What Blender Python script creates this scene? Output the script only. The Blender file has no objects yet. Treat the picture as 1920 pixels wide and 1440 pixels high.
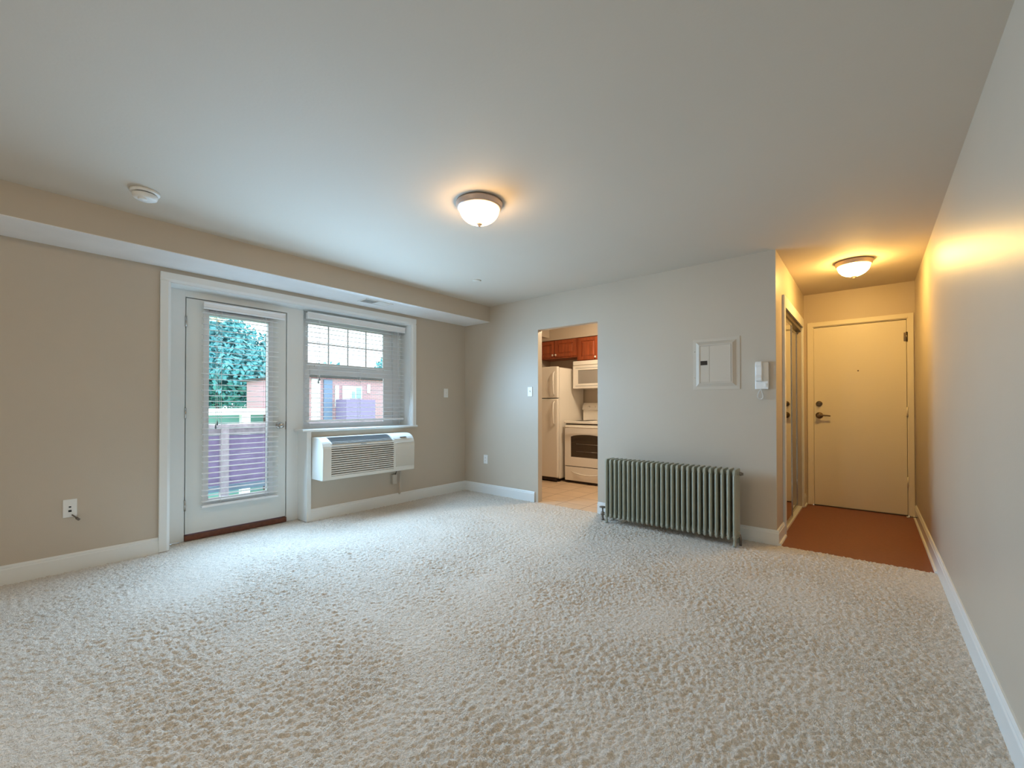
import bpy, math, random
import numpy as np
from mathutils import Vector, Matrix
random.seed(7)
SC = bpy.context.scene
COL = SC.collection

# ------------------------------------------------------------------ camera
cam_d = bpy.data.cameras.new('camera')
cam_d.sensor_width = 36.0
cam_d.lens = 806.0 / 1920 * 36.0
cam_d.shift_y = 33.8 / 1920
cam_d.clip_start = 0.02
cam = bpy.data.objects.new('camera', cam_d)
COL.objects.link(cam)
cam.location = (4.2786, -4.1283, 1.1431)
cam.rotation_euler = (math.pi / 2 + 0.0089, 0, 0.6947)
SC.camera = cam

# ------------------------------------------------------------------ sky, exposure
SKY = 3.4
w = bpy.data.worlds.new('sky')
SC.world = w
w.use_nodes = True
bg = w.node_tree.nodes['Background']
bg.inputs['Color'].default_value = (0.84, 0.93, 1.0, 1)
bg.inputs['Strength'].default_value = SKY
SC.view_settings.view_transform = 'Standard'
SC.view_settings.look = 'None'
SC.view_settings.exposure = 0.14
SC.view_settings.gamma = 1.0
SC.view_settings.use_curve_mapping = False
SC.cycles.use_denoising = True
SC.cycles.max_bounces = 12
SC.cycles.diffuse_bounces = 7
SC.cycles.glossy_bounces = 4
SC.cycles.transparent_max_bounces = 16
SC.cycles.sample_clamp_indirect = 6.0
SC.cycles.caustics_reflective = False
SC.cycles.caustics_refractive = False


def portal(name, loc, sy, sz):
    l = bpy.data.lights.new(name, 'AREA')
    l.shape = 'RECTANGLE'
    l.size, l.size_y = sz, sy
    l.cycles.is_portal = True
    o = bpy.data.objects.new(name, l)
    COL.objects.link(o)
    o.location = loc
    o.rotation_euler = (0, -math.pi / 2, 0)   # local -Z looks along +X, into the room
    return o


portal('daylight_portal_door', (-0.27, -2.70, 1.12), 0.62, 1.75)
portal('daylight_portal_window', (-0.31, -1.58, 1.48), 1.10, 1.15)

DAY = (0.42, 0.70, 1.0)


def daylight(name, loc, sy, sz, tilt, watts, turn=0.0):
    """daylight entering through one opening, room side of its blind"""
    l = bpy.data.lights.new(name, 'AREA')
    l.shape = 'RECTANGLE'
    l.size, l.size_y = sz, sy
    l.energy = watts
    l.color = DAY
    l.spread = math.radians(162)
    o = bpy.data.objects.new(name, l)
    COL.objects.link(o)
    o.location = loc
    o.rotation_euler = (0, -math.pi / 2 - math.radians(tilt), math.radians(turn))
    return o


daylight('daylight_door_up', (0.05, -2.70, 1.30), 0.50, 0.30, 40, 2.6)
daylight('daylight_door', (0.10, -2.70, 1.15), 0.50, 1.10, -18, 38)
daylight('daylight_window_up', (0.05, -1.58, 1.55), 1.00, 0.30, 35, 1.1)
daylight('daylight_window', (0.04, -1.58, 1.50), 1.00, 0.70, -18, 44)

LAMP_LIVING = (1.0, 0.60, 0.24, 30.0)
LAMP_HALL = (1.0, 0.60, 0.17, 105.0)
FILL_REAR = (1.0, 0.88, 0.70, 100.0)  # unseen fill behind the camera, added for foreground brightness
LAMP_KITCHEN = (1.0, 0.78, 0.52, 165.0)

# room numbers (metres): x runs along the kitchen wall, y into the flat, z up
W = 4.641      # right wall
H = 2.44       # ceiling
XE = 3.682     # corner where the entry hall starts
L = 1.954      # entry door wall
RY = -7.20     # wall behind the camera
KL, KR, KZ = 1.2413, 2.034, 2.049
SX, SZ = 0.4615, 2.2376
FP = -0.17     # plane of the balcony door frame


# ------------------------------------------------------------------ materials
def mat(name, col, rough=0.5, metal=0.0, spec=0.5, bump=None, var=None, trans=0.0, coat=0.0):
    """bump=(scale, strength, distance, detail)  var=(scale, amount)"""
    m = bpy.data.materials.new(name)
    m.use_nodes = True
    nt = m.node_tree
    b = nt.nodes['Principled BSDF']
    b.inputs['Base Color'].default_value = (*col, 1)
    b.inputs['Roughness'].default_value = rough
    b.inputs['Metallic'].default_value = metal
    b.inputs['Specular IOR Level'].default_value = spec
    b.inputs['Coat Weight'].default_value = coat
    tc = None
    if bump or var:
        tc = nt.nodes.new('ShaderNodeTexCoord')
    if var:
        n = nt.nodes.new('ShaderNodeTexNoise')
        n.inputs['Scale'].default_value = var[0]
        n.inputs['Detail'].default_value = 4
        nt.links.new(tc.outputs['Object'], n.inputs['Vector'])
        r = nt.nodes.new('ShaderNodeMapRange')
        r.inputs['From Min'].default_value = 0.3
        r.inputs['From Max'].default_value = 0.7
        r.inputs['To Min'].default_value = 1 - var[1]
        r.inputs['To Max'].default_value = 1 + var[1]
        nt.links.new(n.outputs['Fac'], r.inputs['Value'])
        mx = nt.nodes.new('ShaderNodeVectorMath')
        mx.operation = 'SCALE'
        mx.inputs[0].default_value = col
        nt.links.new(r.outputs['Result'], mx.inputs['Scale'])
        nt.links.new(mx.outputs['Vector'], b.inputs['Base Color'])
    if bump:
        n = nt.nodes.new('ShaderNodeTexNoise')
        n.inputs['Scale'].default_value = bump[0]
        n.inputs['Detail'].default_value = bump[3]
        nt.links.new(tc.outputs['Object'], n.inputs['Vector'])
        bp = nt.nodes.new('ShaderNodeBump')
        bp.inputs['Strength'].default_value = bump[1]
        bp.inputs['Distance'].default_value = bump[2]
        nt.links.new(n.outputs['Fac'], bp.inputs['Height'])
        nt.links.new(bp.outputs['Normal'], b.inputs['Normal'])
    return m


def emit(name, col, strength):
    m = bpy.data.materials.new(name)
    m.use_nodes = True
    nt = m.node_tree
    b = nt.nodes['Principled BSDF']
    b.inputs['Base Color'].default_value = (0.9, 0.85, 0.75, 1)
    b.inputs['Roughness'].default_value = 0.25
    b.inputs['Emission Color'].default_value = (*col, 1)
    b.inputs['Emission Strength'].default_value = strength
    return m


M = {}
M['wall'] = mat('beige_wall_paint', (0.555, 0.485, 0.395), 0.42, bump=(160, 0.10, 0.004, 3), var=(1.3, 0.02))
M['ceiling'] = mat('ceiling_paint', (0.62, 0.56, 0.475), 0.75, bump=(70, 0.10, 0.004, 3), var=(0.9, 0.02))
M['soffit'] = mat('white_soffit_paint', (0.86, 0.86, 0.86), 0.5, bump=(60, 0.10, 0.004, 3), var=(5, 0.03))
M['trim'] = mat('white_trim_paint', (0.79, 0.81, 0.80), 0.30, bump=(40, 0.04, 0.003, 2))
M['door'] = mat('white_door_paint', (0.76, 0.785, 0.765), 0.32, bump=(220, 0.06, 0.002, 3))
M['entry'] = mat('cream_door_paint', (0.80, 0.75, 0.62), 0.38, bump=(220, 0.06, 0.002, 3))
M['vinyl'] = mat('white_vinyl', (0.82, 0.83, 0.84), 0.35)
M['slat'] = mat('blind_slat', (0.84, 0.87, 0.90), 0.4)
M['cord'] = mat('blind_cord', (0.85, 0.87, 0.88), 0.7)
M['threshold'] = mat('brown_threshold', (0.16, 0.055, 0.028), 0.5, bump=(80, 0.2, 0.004, 3), var=(30, 0.2))
M['plastic'] = mat('white_plastic', (0.84, 0.84, 0.82), 0.30)
M['acw'] = mat('white_unit_plastic', (0.72, 0.71, 0.66), 0.38)
M['acd'] = mat('dark_grille', (0.03, 0.035, 0.04), 0.5)
M['acg'] = mat('grey_grille', (0.23, 0.27, 0.30), 0.4)
M['black'] = mat('black_plastic', (0.015, 0.013, 0.012), 0.3)
M['chrome'] = mat('brushed_nickel', (0.55, 0.53, 0.50), 0.22, metal=1.0)
M['bronze'] = mat('dark_bronze', (0.20, 0.16, 0.12), 0.3, metal=1.0)
M['rim'] = mat('brushed_nickel_rim', (0.62, 0.50, 0.44), 0.42, metal=0.6)
M['radiator'] = mat('radiator_paint', (0.37, 0.37, 0.29), 0.38, spec=0.6, bump=(60, 0.15, 0.002, 2), var=(25, 0.05))
M['valve'] = mat('valve_metal', (0.22, 0.19, 0.16), 0.45, metal=0.7, var=(60, 0.2))
M['panelp'] = mat('panel_paint', (0.60, 0.53, 0.44), 0.40)
M['hallfloor'] = mat('red_brown_sheet_floor', (0.225, 0.072, 0.034), 0.42, bump=(300, 0.10, 0.002, 2), var=(60, 0.10))
M['cab'] = mat('cherry_cabinet', (0.33, 0.075, 0.025), 0.35)
M['cabdark'] = mat('dark_parts_gap_shade', (0.02, 0.008, 0.004), 0.6)  # dark parts, also painted-in shade for the range gaps
M['knob'] = mat('porcelain_knob', (0.85, 0.80, 0.72), 0.2)
M['fridge'] = mat('white_enamel', (0.74, 0.71, 0.66), 0.30, bump=(350, 0.12, 0.002, 2))
M['enamel'] = mat('white_range_enamel', (0.78, 0.75, 0.70), 0.20)
M['ovenglass'] = mat('oven_glass', (0.045, 0.032, 0.022), 0.12, spec=0.8)
M['mwglass'] = mat('microwave_glass', (0.30, 0.28, 0.26), 0.15, spec=0.8)
M['rack'] = mat('oven_rack', (0.5, 0.45, 0.4), 0.3, metal=1)
M['mirror'] = mat('mirror_glass', (0.80, 0.80, 0.78), 0.015, metal=1.0)
M['track'] = mat('bronze_track', (0.12, 0.09, 0.06), 0.35, metal=0.8)
M['smoke'] = mat('detector_plastic', (0.80, 0.80, 0.78), 0.4)
M['rubber'] = mat('rubber_tip', (0.75, 0.70, 0.60), 0.6)
# outdoors
M['brick'] = None
M['wood_rail'] = mat('weathered_pink_wood', (0.62, 0.52, 0.57), 0.7, var=(18, 0.18))
M['wood_panel'] = mat('purple_brown_board', (0.38, 0.28, 0.48), 0.7, var=(9, 0.15))
M['deck'] = mat('balcony_deck', (0.28, 0.38, 0.48), 0.7, var=(5, 0.15))
M['grass'] = mat('lawn', (0.38, 0.60, 0.27), 0.9, var=(0.8, 0.25))
M['leaf'] = mat('tree_leaf', (0.12, 0.42, 0.45), 0.6, var=(0.9, 0.35))
M['bark'] = mat('tree_bark', (0.03, 0.025, 0.022), 0.9)
M['white_out'] = mat('white_siding', (0.85, 0.85, 0.85), 0.6)
M['shade_out'] = mat('opening_shade', (0.17, 0.24, 0.38), 0.6)  # dark tone painted in for shade inside the far openings
M['balc_out'] = mat('mauve_balcony_board', (0.26, 0.21, 0.37), 0.6)
M['pane_out'] = mat('far_window_pane', (0.32, 0.60, 0.68), 0.3)
M['roof_out'] = mat('far_roof', (0.05, 0.045, 0.045), 0.8)


def brick_mat():
    m = bpy.data.materials.new('pale_red_brick')
    m.use_nodes = True
    nt = m.node_tree
    b = nt.nodes['Principled BSDF']
    b.inputs['Roughness'].default_value = 0.8
    tc = nt.nodes.new('ShaderNodeTexCoord')
    mp = nt.nodes.new('ShaderNodeMapping')
    mp.inputs['Rotation'].default_value = (0, math.pi / 2, math.pi / 2)
    sx = nt.nodes.new('ShaderNodeSeparateXYZ')
    cb = nt.nodes.new('ShaderNodeCombineXYZ')
    nt.links.new(tc.outputs['Object'], sx.inputs[0])
    nt.links.new(sx.outputs['Y'], cb.inputs['X'])
    nt.links.new(sx.outputs['Z'], cb.inputs['Y'])
    br = nt.nodes.new('ShaderNodeTexBrick')
    br.inputs['Color1'].default_value = (0.60, 0.31, 0.34, 1)
    br.inputs['Color2'].default_value = (0.68, 0.37, 0.40, 1)
    br.inputs['Mortar'].default_value = (0.270, 0.255, 0.291, 1)
    br.inputs['Scale'].default_value = 1.0
    br.inputs['Brick Width'].default_value = 0.22
    br.inputs['Row Height'].default_value = 0.075
    br.inputs['Mortar Size'].default_value = 0.012
    nt.links.new(cb.outputs[0], br.inputs['Vector'])
    nt.links.new(br.outputs['Color'], b.inputs['Base Color'])
    return m


M['brick'] = brick_mat()


def glass_mat():
    m = bpy.data.materials.new('window_glass')
    m.use_nodes = True
    nt = m.node_tree
    nt.nodes.clear()
    out = nt.nodes.new('ShaderNodeOutputMaterial')
    tr = nt.nodes.new('ShaderNodeBsdfTransparent')
    tr.inputs['Color'].default_value = (0.93, 0.96, 0.97, 1)
    gl = nt.nodes.new('ShaderNodeBsdfGlossy')
    gl.inputs['Roughness'].default_value = 0.02
    fr = nt.nodes.new('ShaderNodeFresnel')
    fr.inputs['IOR'].default_value = 1.35
    mx = nt.nodes.new('ShaderNodeMixShader')
    nt.links.new(fr.outputs[0], mx.inputs[0])
    nt.links.new(tr.outputs[0], mx.inputs[1])
    nt.links.new(gl.outputs[0], mx.inputs[2])
    nt.links.new(mx.outputs[0], out.inputs[0])
    return m


M['glass'] = glass_mat()


def carpet_mat():
    m = bpy.data.materials.new('beige_frieze_carpet')
    m.use_nodes = True
    nt = m.node_tree
    N, K = nt.nodes, nt.links
    b = N['Principled BSDF']
    b.inputs['Roughness'].default_value = 0.95
    b.inputs['Specular IOR Level'].default_value = 0.15
    b.inputs['Sheen Weight'].default_value = 0.25
    b.inputs['Sheen Roughness'].default_value = 0.6
    tc = N.new('ShaderNodeTexCoord')

    def noise(scale, detail, dist=0.0, rough=0.5):
        n = N.new('ShaderNodeTexNoise')
        n.inputs['Scale'].default_value = scale
        n.inputs['Detail'].default_value = detail
        n.inputs['Distortion'].default_value = dist
        n.inputs['Roughness'].default_value = rough
        K.new(tc.outputs['Object'], n.inputs['Vector'])
        return n
    tuft = noise(95, 2, 1.6, 0.5)
    fine = noise(260, 2)
    patch = noise(2.2, 4, 0.6)
    big = noise(0.8, 2, 0.3)
    # yarn colour: uneven patches, with crevice shade painted between the tufts
    r1 = N.new('ShaderNodeMapRange')
    r1.inputs['From Min'].default_value = 0.38
    r1.inputs['From Max'].default_value = 0.60
    r1.inputs['To Min'].default_value = 0.78
    r1.inputs['To Max'].default_value = 1.06
    K.new(tuft.outputs['Fac'], r1.inputs['Value'])
    r2 = N.new('ShaderNodeMapRange')
    r2.inputs['From Min'].default_value = 0.35
    r2.inputs['From Max'].default_value = 0.65
    r2.inputs['To Min'].default_value = 0.93
    r2.inputs['To Max'].default_value = 1.06
    K.new(patch.outputs['Fac'], r2.inputs['Value'])
    mu = N.new('ShaderNodeMath')
    mu.operation = 'MULTIPLY'
    K.new(r1.outputs[0], mu.inputs[0])
    K.new(r2.outputs[0], mu.inputs[1])
    sc = N.new('ShaderNodeVectorMath')
    sc.operation = 'SCALE'
    sc.inputs[0].default_value = (0.70, 0.635, 0.55)
    K.new(mu.outputs[0], sc.inputs['Scale'])
    K.new(sc.outputs['Vector'], b.inputs['Base Color'])
    # pile relief
    ad = N.new('ShaderNodeMath')
    ad.operation = 'MULTIPLY_ADD'
    ad.inputs[1].default_value = 0.25
    K.new(fine.outputs['Fac'], ad.inputs[0])
    K.new(tuft.outputs['Fac'], ad.inputs[2])
    st = N.new('ShaderNodeMapRange')
    st.inputs['From Min'].default_value = 0.35
    st.inputs['From Max'].default_value = 0.62
    st.inputs['To Min'].default_value = 0.45
    st.inputs['To Max'].default_value = 1.0
    K.new(patch.outputs['Fac'], st.inputs['Value'])
    bp = N.new('ShaderNodeBump')
    bp.inputs['Distance'].default_value = 0.008
    K.new(st.outputs[0], bp.inputs['Strength'])
    K.new(ad.outputs[0], bp.inputs['Height'])
    K.new(bp.outputs['Normal'], b.inputs['Normal'])
    return m


M['carpet'] = carpet_mat()


def tile_mat():
    m = bpy.data.materials.new('beige_floor_tile')
    m.use_nodes = True
    nt = m.node_tree
    N, K = nt.nodes, nt.links
    b = N['Principled BSDF']
    b.inputs['Roughness'].default_value = 0.35
    tc = N.new('ShaderNodeTexCoord')
    mp = N.new('ShaderNodeMapping')
    mp.inputs['Location'].default_value = (0.18, 0.12, 0)
    K.new(tc.outputs['Object'], mp.inputs['Vector'])
    br = N.new('ShaderNodeTexBrick')
    br.offset = 0.0
    br.inputs['Color1'].default_value = (0.62, 0.47, 0.33, 1)
    br.inputs['Color2'].default_value = (0.66, 0.51, 0.37, 1)
    br.inputs['Mortar'].default_value = (0.30, 0.20, 0.13, 1)
    br.inputs['Scale'].default_value = 1.0
    br.inputs['Brick Width'].default_value = 0.33
    br.inputs['Row Height'].default_value = 0.33
    br.inputs['Mortar Size'].default_value = 0.005
    K.new(mp.outputs[0], br.inputs['Vector'])
    n = N.new('ShaderNodeTexNoise')
    n.inputs['Scale'].default_value = 7
    n.inputs['Detail'].default_value = 5
    K.new(tc.outputs['Object'], n.inputs['Vector'])
    mr = N.new('ShaderNodeMapRange')
    mr.inputs['To Min'].default_value = 0.86
    mr.inputs['To Max'].default_value = 1.12
    K.new(n.outputs['Fac'], mr.inputs['Value'])
    sc = N.new('ShaderNodeVectorMath')
    sc.operation = 'SCALE'
    K.new(br.outputs['Color'], sc.inputs[0])
    K.new(mr.outputs[0], sc.inputs['Scale'])
    K.new(sc.outputs['Vector'], b.inputs['Base Color'])
    return m


M['tile'] = tile_mat()


def wood_grain(m, axis=(1, 14, 14)):
    nt = m.node_tree
    N, K = nt.nodes, nt.links
    b = N['Principled BSDF']
    base = tuple(b.inputs['Base Color'].default_value)[:3]
    tc = N.new('ShaderNodeTexCoord')
    mp = N.new('ShaderNodeMapping')
    mp.inputs['Scale'].default_value = axis
    n = N.new('ShaderNodeTexNoise')
    n.inputs['Scale'].default_value = 3.0
    n.inputs['Detail'].default_value = 6
    K.new(tc.outputs['Object'], mp.inputs['Vector'])
    K.new(mp.outputs[0], n.inputs['Vector'])
    cr = N.new('ShaderNodeMapRange')
    cr.inputs['From Min'].default_value = 0.3
    cr.inputs['From Max'].default_value = 0.7
    cr.inputs['To Min'].default_value = 0.7
    cr.inputs['To Max'].default_value = 1.25
    K.new(n.outputs['Fac'], cr.inputs['Value'])
    sc = N.new('ShaderNodeVectorMath')
    sc.operation = 'SCALE'
    sc.inputs[0].default_value = base
    K.new(cr.outputs[0], sc.inputs['Scale'])
    K.new(sc.outputs['Vector'], b.inputs['Base Color'])


wood_grain(M['cab'], (14, 14, 1.2))


# ------------------------------------------------------------------ mesh helpers
class MB:
    """collects geometry in world coordinates, builds ONE mesh object"""

    def __init__(self):
        self.v, self.f, self.s = [], [], []

    def add(self, vs, fs, smooth=False):
        o = len(self.v)
        self.v += [tuple(p) for p in vs]
        self.f += [tuple(i + o for i in f) for f in fs]
        self.s += [smooth] * len(fs)
        return self

    def box(self, x0, x1, y0, y1, z0, z1):
        x0, x1 = min(x0, x1), max(x0, x1)
        y0, y1 = min(y0, y1), max(y0, y1)
        z0, z1 = min(z0, z1), max(z0, z1)
        vs = [(x, y, z) for x in (x0, x1) for y in (y0, y1) for z in (z0, z1)]
        fs = [(0, 1, 3, 2), (4, 6, 7, 5), (0, 4, 5, 1), (2, 3, 7, 6), (0, 2, 6, 4), (1, 5, 7, 3)]
        return self.add(vs, fs)

    def prism(self, prof, a0, a1, axis, smooth=False, caps=True):
        """prof: 2-D outline; axis 'x': prof=(y,z); 'y': prof=(x,z); 'z': prof=(x,y)"""
        n = len(prof)

        def mk(p, a):
            if axis == 'x':
                return (a, p[0], p[1])
            if axis == 'y':
                return (p[0], a, p[1])
            return (p[0], p[1], a)
        vs = [mk(p, a0) for p in prof] + [mk(p, a1) for p in prof]
        area = sum(prof[i][0] * prof[(i + 1) % n][1] - prof[(i + 1) % n][0] * prof[i][1] for i in range(n))
        flip = (area > 0) != (a1 > a0)
        if axis == 'y':
            flip = not flip
        fs = []
        for i in range(n):
            j = (i + 1) % n
            q = (i, j, j + n, i + n)
            fs.append(q[::-1] if flip else q)
        self.add(vs, fs, smooth)
        if caps:
            a = tuple(range(n))
            c = tuple(range(n, 2 * n))
            self.add(vs, [a if flip else a[::-1], c[::-1] if flip else c])
        return self

    def lathe(self, prof, c, axis='z', n=32, smooth=True, caps=True):
        """prof: list of (radius, height along axis) from c"""
        vs, fs = [], []
        for (r, h) in prof:
            for k in range(n):
                t = 2 * math.pi * k / n
                a, b = r * math.cos(t), r * math.sin(t)
                if axis == 'z':
                    vs.append((c[0] + a, c[1] + b, c[2] + h))
                elif axis == 'y':
                    vs.append((c[0] + b, c[1] + h, c[2] + a))
                else:
                    vs.append((c[0] + h, c[1] + a, c[2] + b))
        for i in range(len(prof) - 1):
            for k in range(n):
                k2 = (k + 1) % n
                fs.append((i * n + k, i * n + k2, (i + 1) * n + k2, (i + 1) * n + k))
        self.add(vs, fs, smooth)
        if caps:
            self.add(vs, [tuple(range(n))[::-1], tuple(range((len(prof) - 1) * n, len(prof) * n))])
        return self

    def tube(self, pts, r, n=10, caps=True):
        pts = [Vector(p) for p in pts]
        rs = r if isinstance(r, (list, tuple)) else [r] * len(pts)
        vs, fs = [], []
        up = Vector((0, 0, 1))
        prev = None
        for i, p in enumerate(pts):
            d = (pts[min(i + 1, len(pts) - 1)] - pts[max(i - 1, 0)]).normalized()
            if prev is None:
                a = d.cross(up)
                if a.length < 1e-3:
                    a = d.cross(Vector((1, 0, 0)))
            else:
                a = prev - d * prev.dot(d)
            a.normalize()
            prev = a
            b = d.cross(a)
            for k in range(n):
                t = 2 * math.pi * k / n
                vs.append(p + a * math.cos(t) * rs[i] + b * math.sin(t) * rs[i])
        for i in range(len(pts) - 1):
            for k in range(n):
                k2 = (k + 1) % n
                fs.append((i * n + k, i * n + k2, (i + 1) * n + k2, (i + 1) * n + k))
        self.add(vs, fs, True)
        if caps:
            self.add(vs, [tuple(range(n))[::-1], tuple(range((len(pts) - 1) * n, len(pts) * n))])
        return self

    def build(self, name, m, parent=None, base=(0, 0, 0), bevel=0.0, seg=2, recalc=True):
        me = bpy.data.meshes.new(name)
        if parent is not None:
            base = parent['_b'] if '_b' in parent else base
        vs = [(p[0] - base[0], p[1] - base[1], p[2] - base[2]) for p in self.v]
        me.from_pydata(vs, [], self.f)
        me.polygons.foreach_set('use_smooth', self.s)
        me.materials.append(m)
        if recalc:
            import bmesh
            bm = bmesh.new()
            bm.from_mesh(me)
            bmesh.ops.remove_doubles(bm, verts=bm.verts, dist=1e-5)
            bmesh.ops.recalc_face_normals(bm, faces=bm.faces)
            bm.to_mesh(me)
            bm.free()
        o = bpy.data.objects.new(name, me)
        COL.objects.link(o)
        if parent is not None:
            o.parent = parent
        else:
            o.location = base
        if bevel > 0:
            md = o.modifiers.new('bevel', 'BEVEL')
            md.width = bevel
            md.segments = seg
            md.limit_method = 'ANGLE'
            md.angle_limit = math.radians(40)
            md.harden_normals = False
        o['_b'] = list(base)
        return o


ALL_TMP = []


def thing(name, label, cat, base, group=None, kind=None):
    o = bpy.data.objects.new(name, None)
    o.empty_display_size = 0.05
    COL.objects.link(o)
    o.location = base
    o['_b'] = list(base)
    o['label'] = label
    o['category'] = cat
    if group:
        o['group'] = group
    if kind:
        o['kind'] = kind
    return o


def tag(o, label, cat, group=None, kind=None):
    o['label'] = label
    o['category'] = cat
    if group:
        o['group'] = group
    if kind:
        o['kind'] = kind
    return o


def struct(o, label, cat):
    return tag(o, label, cat, kind='structure')


def B():
    return MB()


# ------------------------------------------------------------------ room shell
# living-room floor
def carpet_floor():
    """pile modelled as relief where the photo looks, flat behind the camera"""
    rng = np.random.default_rng(11)
    x0, x1, y0, y1, st = FP - 0.02, W + 0.01, -4.85, 0.0, 0.0060
    nx, ny = int((x1 - x0) / st) + 1, int((y1 - y0) / st) + 1

    def band(lo, hi, n1=nx, n2=ny):
        f = np.fft.rfft2(rng.normal(size=(n1, n2)))
        kx = np.fft.fftfreq(n1, st)[:, None]
        ky = np.fft.rfftfreq(n2, st)[None, :]
        k = np.sqrt(kx * kx + ky * ky)
        f *= np.exp(-((k - (lo + hi) / 2) / ((hi - lo) / 2)) ** 2)
        g = np.fft.irfft2(f, s=(n1, n2))
        return g / g.std()
    tufts = band(36, 72)
    clumps = band(14, 30)
    worn = band(0.3, 1.6)
    tone = band(0.8, 5.0)
    h = np.tanh(tufts * 1.1) * 0.70 + 0.34 * clumps + 0.15 * tone
    amp = 0.0056 * np.clip(0.9 + 0.20 * worn, 0.45, 1.25)
    z = h * amp - 0.0050
    xs = np.linspace(x0, x1, nx)
    yy = np.linspace(y0, y1, ny)
    X, Y = np.meshgrid(xs, yy, indexing='ij')
    V = np.stack([X, Y, np.minimum(z, 0.0030)], -1).reshape(-1, 3)
    base = V.shape[0]
    extra = np.array([(x0, y0, -.02), (x1, y0, -.02), (x1, RY, -.02), (x0, RY, -.02),
                      (x0, y0, -.10), (x1, y0, -.10), (x1, y1, -.10), (x0, y1, -.10),
                      (0, y0, -.0035), (W, y0, -.0035), (W, RY, -.0035), (0, RY, -.0035)], float)
    V = np.vstack([V, extra])
    idx = np.arange(nx * ny).reshape(nx, ny)
    F = np.stack([idx[:-1, :-1], idx[1:, :-1], idx[1:, 1:], idx[:-1, 1:]], -1).reshape(-1, 4)
    F = np.vstack([F, [[base + 4, base + 7, base + 6, base + 5], [base + 8, base + 9, base + 10, base + 11][::-1]]])
    me = bpy.data.meshes.new('floor')
    me.vertices.add(len(V))
    me.vertices.foreach_set('co', V.ravel())
    me.loops.add(F.size)
    me.loops.foreach_set('vertex_index', F.ravel().astype(np.int32))
    me.polygons.add(len(F))
    me.polygons.foreach_set('loop_start', np.arange(0, F.size, 4, dtype=np.int32))
    me.polygons.foreach_set('loop_total', np.full(len(F), 4, np.int32))
    me.polygons.foreach_set('use_smooth', np.ones(len(F), bool))
    me.update()
    me.materials.append(M['carpet'])
    o = bpy.data.objects.new('floor', me)
    COL.objects.link(o)
    return o


struct(carpet_floor(), 'wall-to-wall beige frieze carpet of the living room', 'carpet')
struct(B().box(XE, W, 0.0, L, -0.10, -0.006).build('floor_hall', M['hallfloor']),
       'red-brown sheet floor of the entry hall', 'floor')
struct(B().box(0, 3.0, 0.0, 2.05, -0.10, -0.004).build('floor_kitchen', M['tile']),
       'beige square tile floor of the kitchen', 'floor')
# ceiling
struct(B().box(-0.25, W + 0.1, RY - 0.1, 0.0, H, H + 0.1).box(-0.25, W + 0.1, 0.0, 2.15, H, H + 0.1)
       .build('ceiling', M['ceiling']), 'smooth white painted ceiling over living room and hall', 'ceiling')

# window wall (x = 0), thickness outwards to -0.30
WT = -0.30
struct(B().box(WT, 0, RY, -3.245, -0.1, H)          # camera side of the balcony door
       .box(WT, 0, -3.245, -0.905, 2.13, H)         # above the opening
       .box(WT, 0, -0.905, 2.15, -0.1, H)           # corner piece, runs on behind the kitchen
       .box(WT, 0, -2.155, -0.905, -0.1, 0.885)     # under the window
       .build('wall_left', M['wall']), 'beige painted window wall with balcony door and window', 'wall')
# soffit box under the ceiling: beige face, white underside
struct(B().box(0.0, SX, RY, 0.0, SZ + 0.004, H).build('soffit_face', M['wall']),
       'beige boxed-in soffit running along the window wall', 'soffit')
struct(B().box(0.0, SX - 0.001, RY, 0.0, SZ, SZ + 0.004).build('soffit_underside', M['soffit']),
       'white painted underside of the soffit above the window', 'soffit')
# kitchen wall (y = 0 .. 0.08)
KT = 0.08
struct(B().box(0, KL, 0, KT, -0.1, H).box(KR, XE - 0.08, 0, KT, -0.1, H).box(KL, KR, 0, KT, KZ, H)
       .build('wall_back', M['wall']), 'beige painted wall with the kitchen opening and the radiator', 'wall')
# wall beside the hall, with the closet opening
CY0, CY1, CZ = 0.40, 1.69, 2.03
struct(B().box(XE - 0.08, XE, 0, CY0, -0.1, H).box(XE - 0.08, XE, CY1, L, -0.1, H)
       .box(XE - 0.08, XE, CY0, CY1, CZ, H).build('wall_hall', M['wall']),
       'short hall wall holding the mirrored closet', 'wall')
struct(B().box(3.0, 3.05, KT, L + 0.1, -0.1, H).box(3.0, XE - 0.08, 0.30, 0.34, -0.1, H)
       .build('wall_closet', M['wall']), 'partition between kitchen and hall closet', 'wall')
# entry door wall, right wall, rear wall, kitchen far wall
EX0, EX1, EZ = 3.762, 4.588, 2.062
struct(B().box(3.0, EX0, L, L + 0.14, -0.1, H).box(EX1, W + 0.1, L, L + 0.14, -0.1, H)
       .box(EX0, EX1, L, L + 0.14, EZ, H).build('wall_entry', M['wall']),
       'end wall of the hall around the entry door', 'wall')
struct(B().box(W, W + 0.1, RY, L, -0.1, H).build('wall_right', M['wall']),
       'long beige wall along the right side of the photo', 'wall')
struct(B().box(-0.3, W + 0.1, RY - 0.1, RY, -0.1, H).build('wall_rear', M['wall']),
       'beige wall behind the camera', 'wall')
struct(B().box(0, 3.0, 2.05, 2.15, -0.1, H).build('wall_kitchen', M['wall']),
       'far wall of the kitchen behind the range', 'wall')
# kitchen soffit above the cabinets
struct(B().box(0, 3.0, 1.70, 2.05, 2.215, H).box(0, 0.22, KT, 1.70, 2.26, H)
       .build('trim_kitchen_soffit', M['wall']), 'cream boxed soffit above the kitchen cabinets', 'soffit')


# baseboards: profile (distance from wall, height)
BBP = [(0, -0.010), (0.016, -0.010), (0.016, 0.092), (0.012, 0.098), (0.012, 0.108), (0.006, 0.118), (0, 0.118)]


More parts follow.
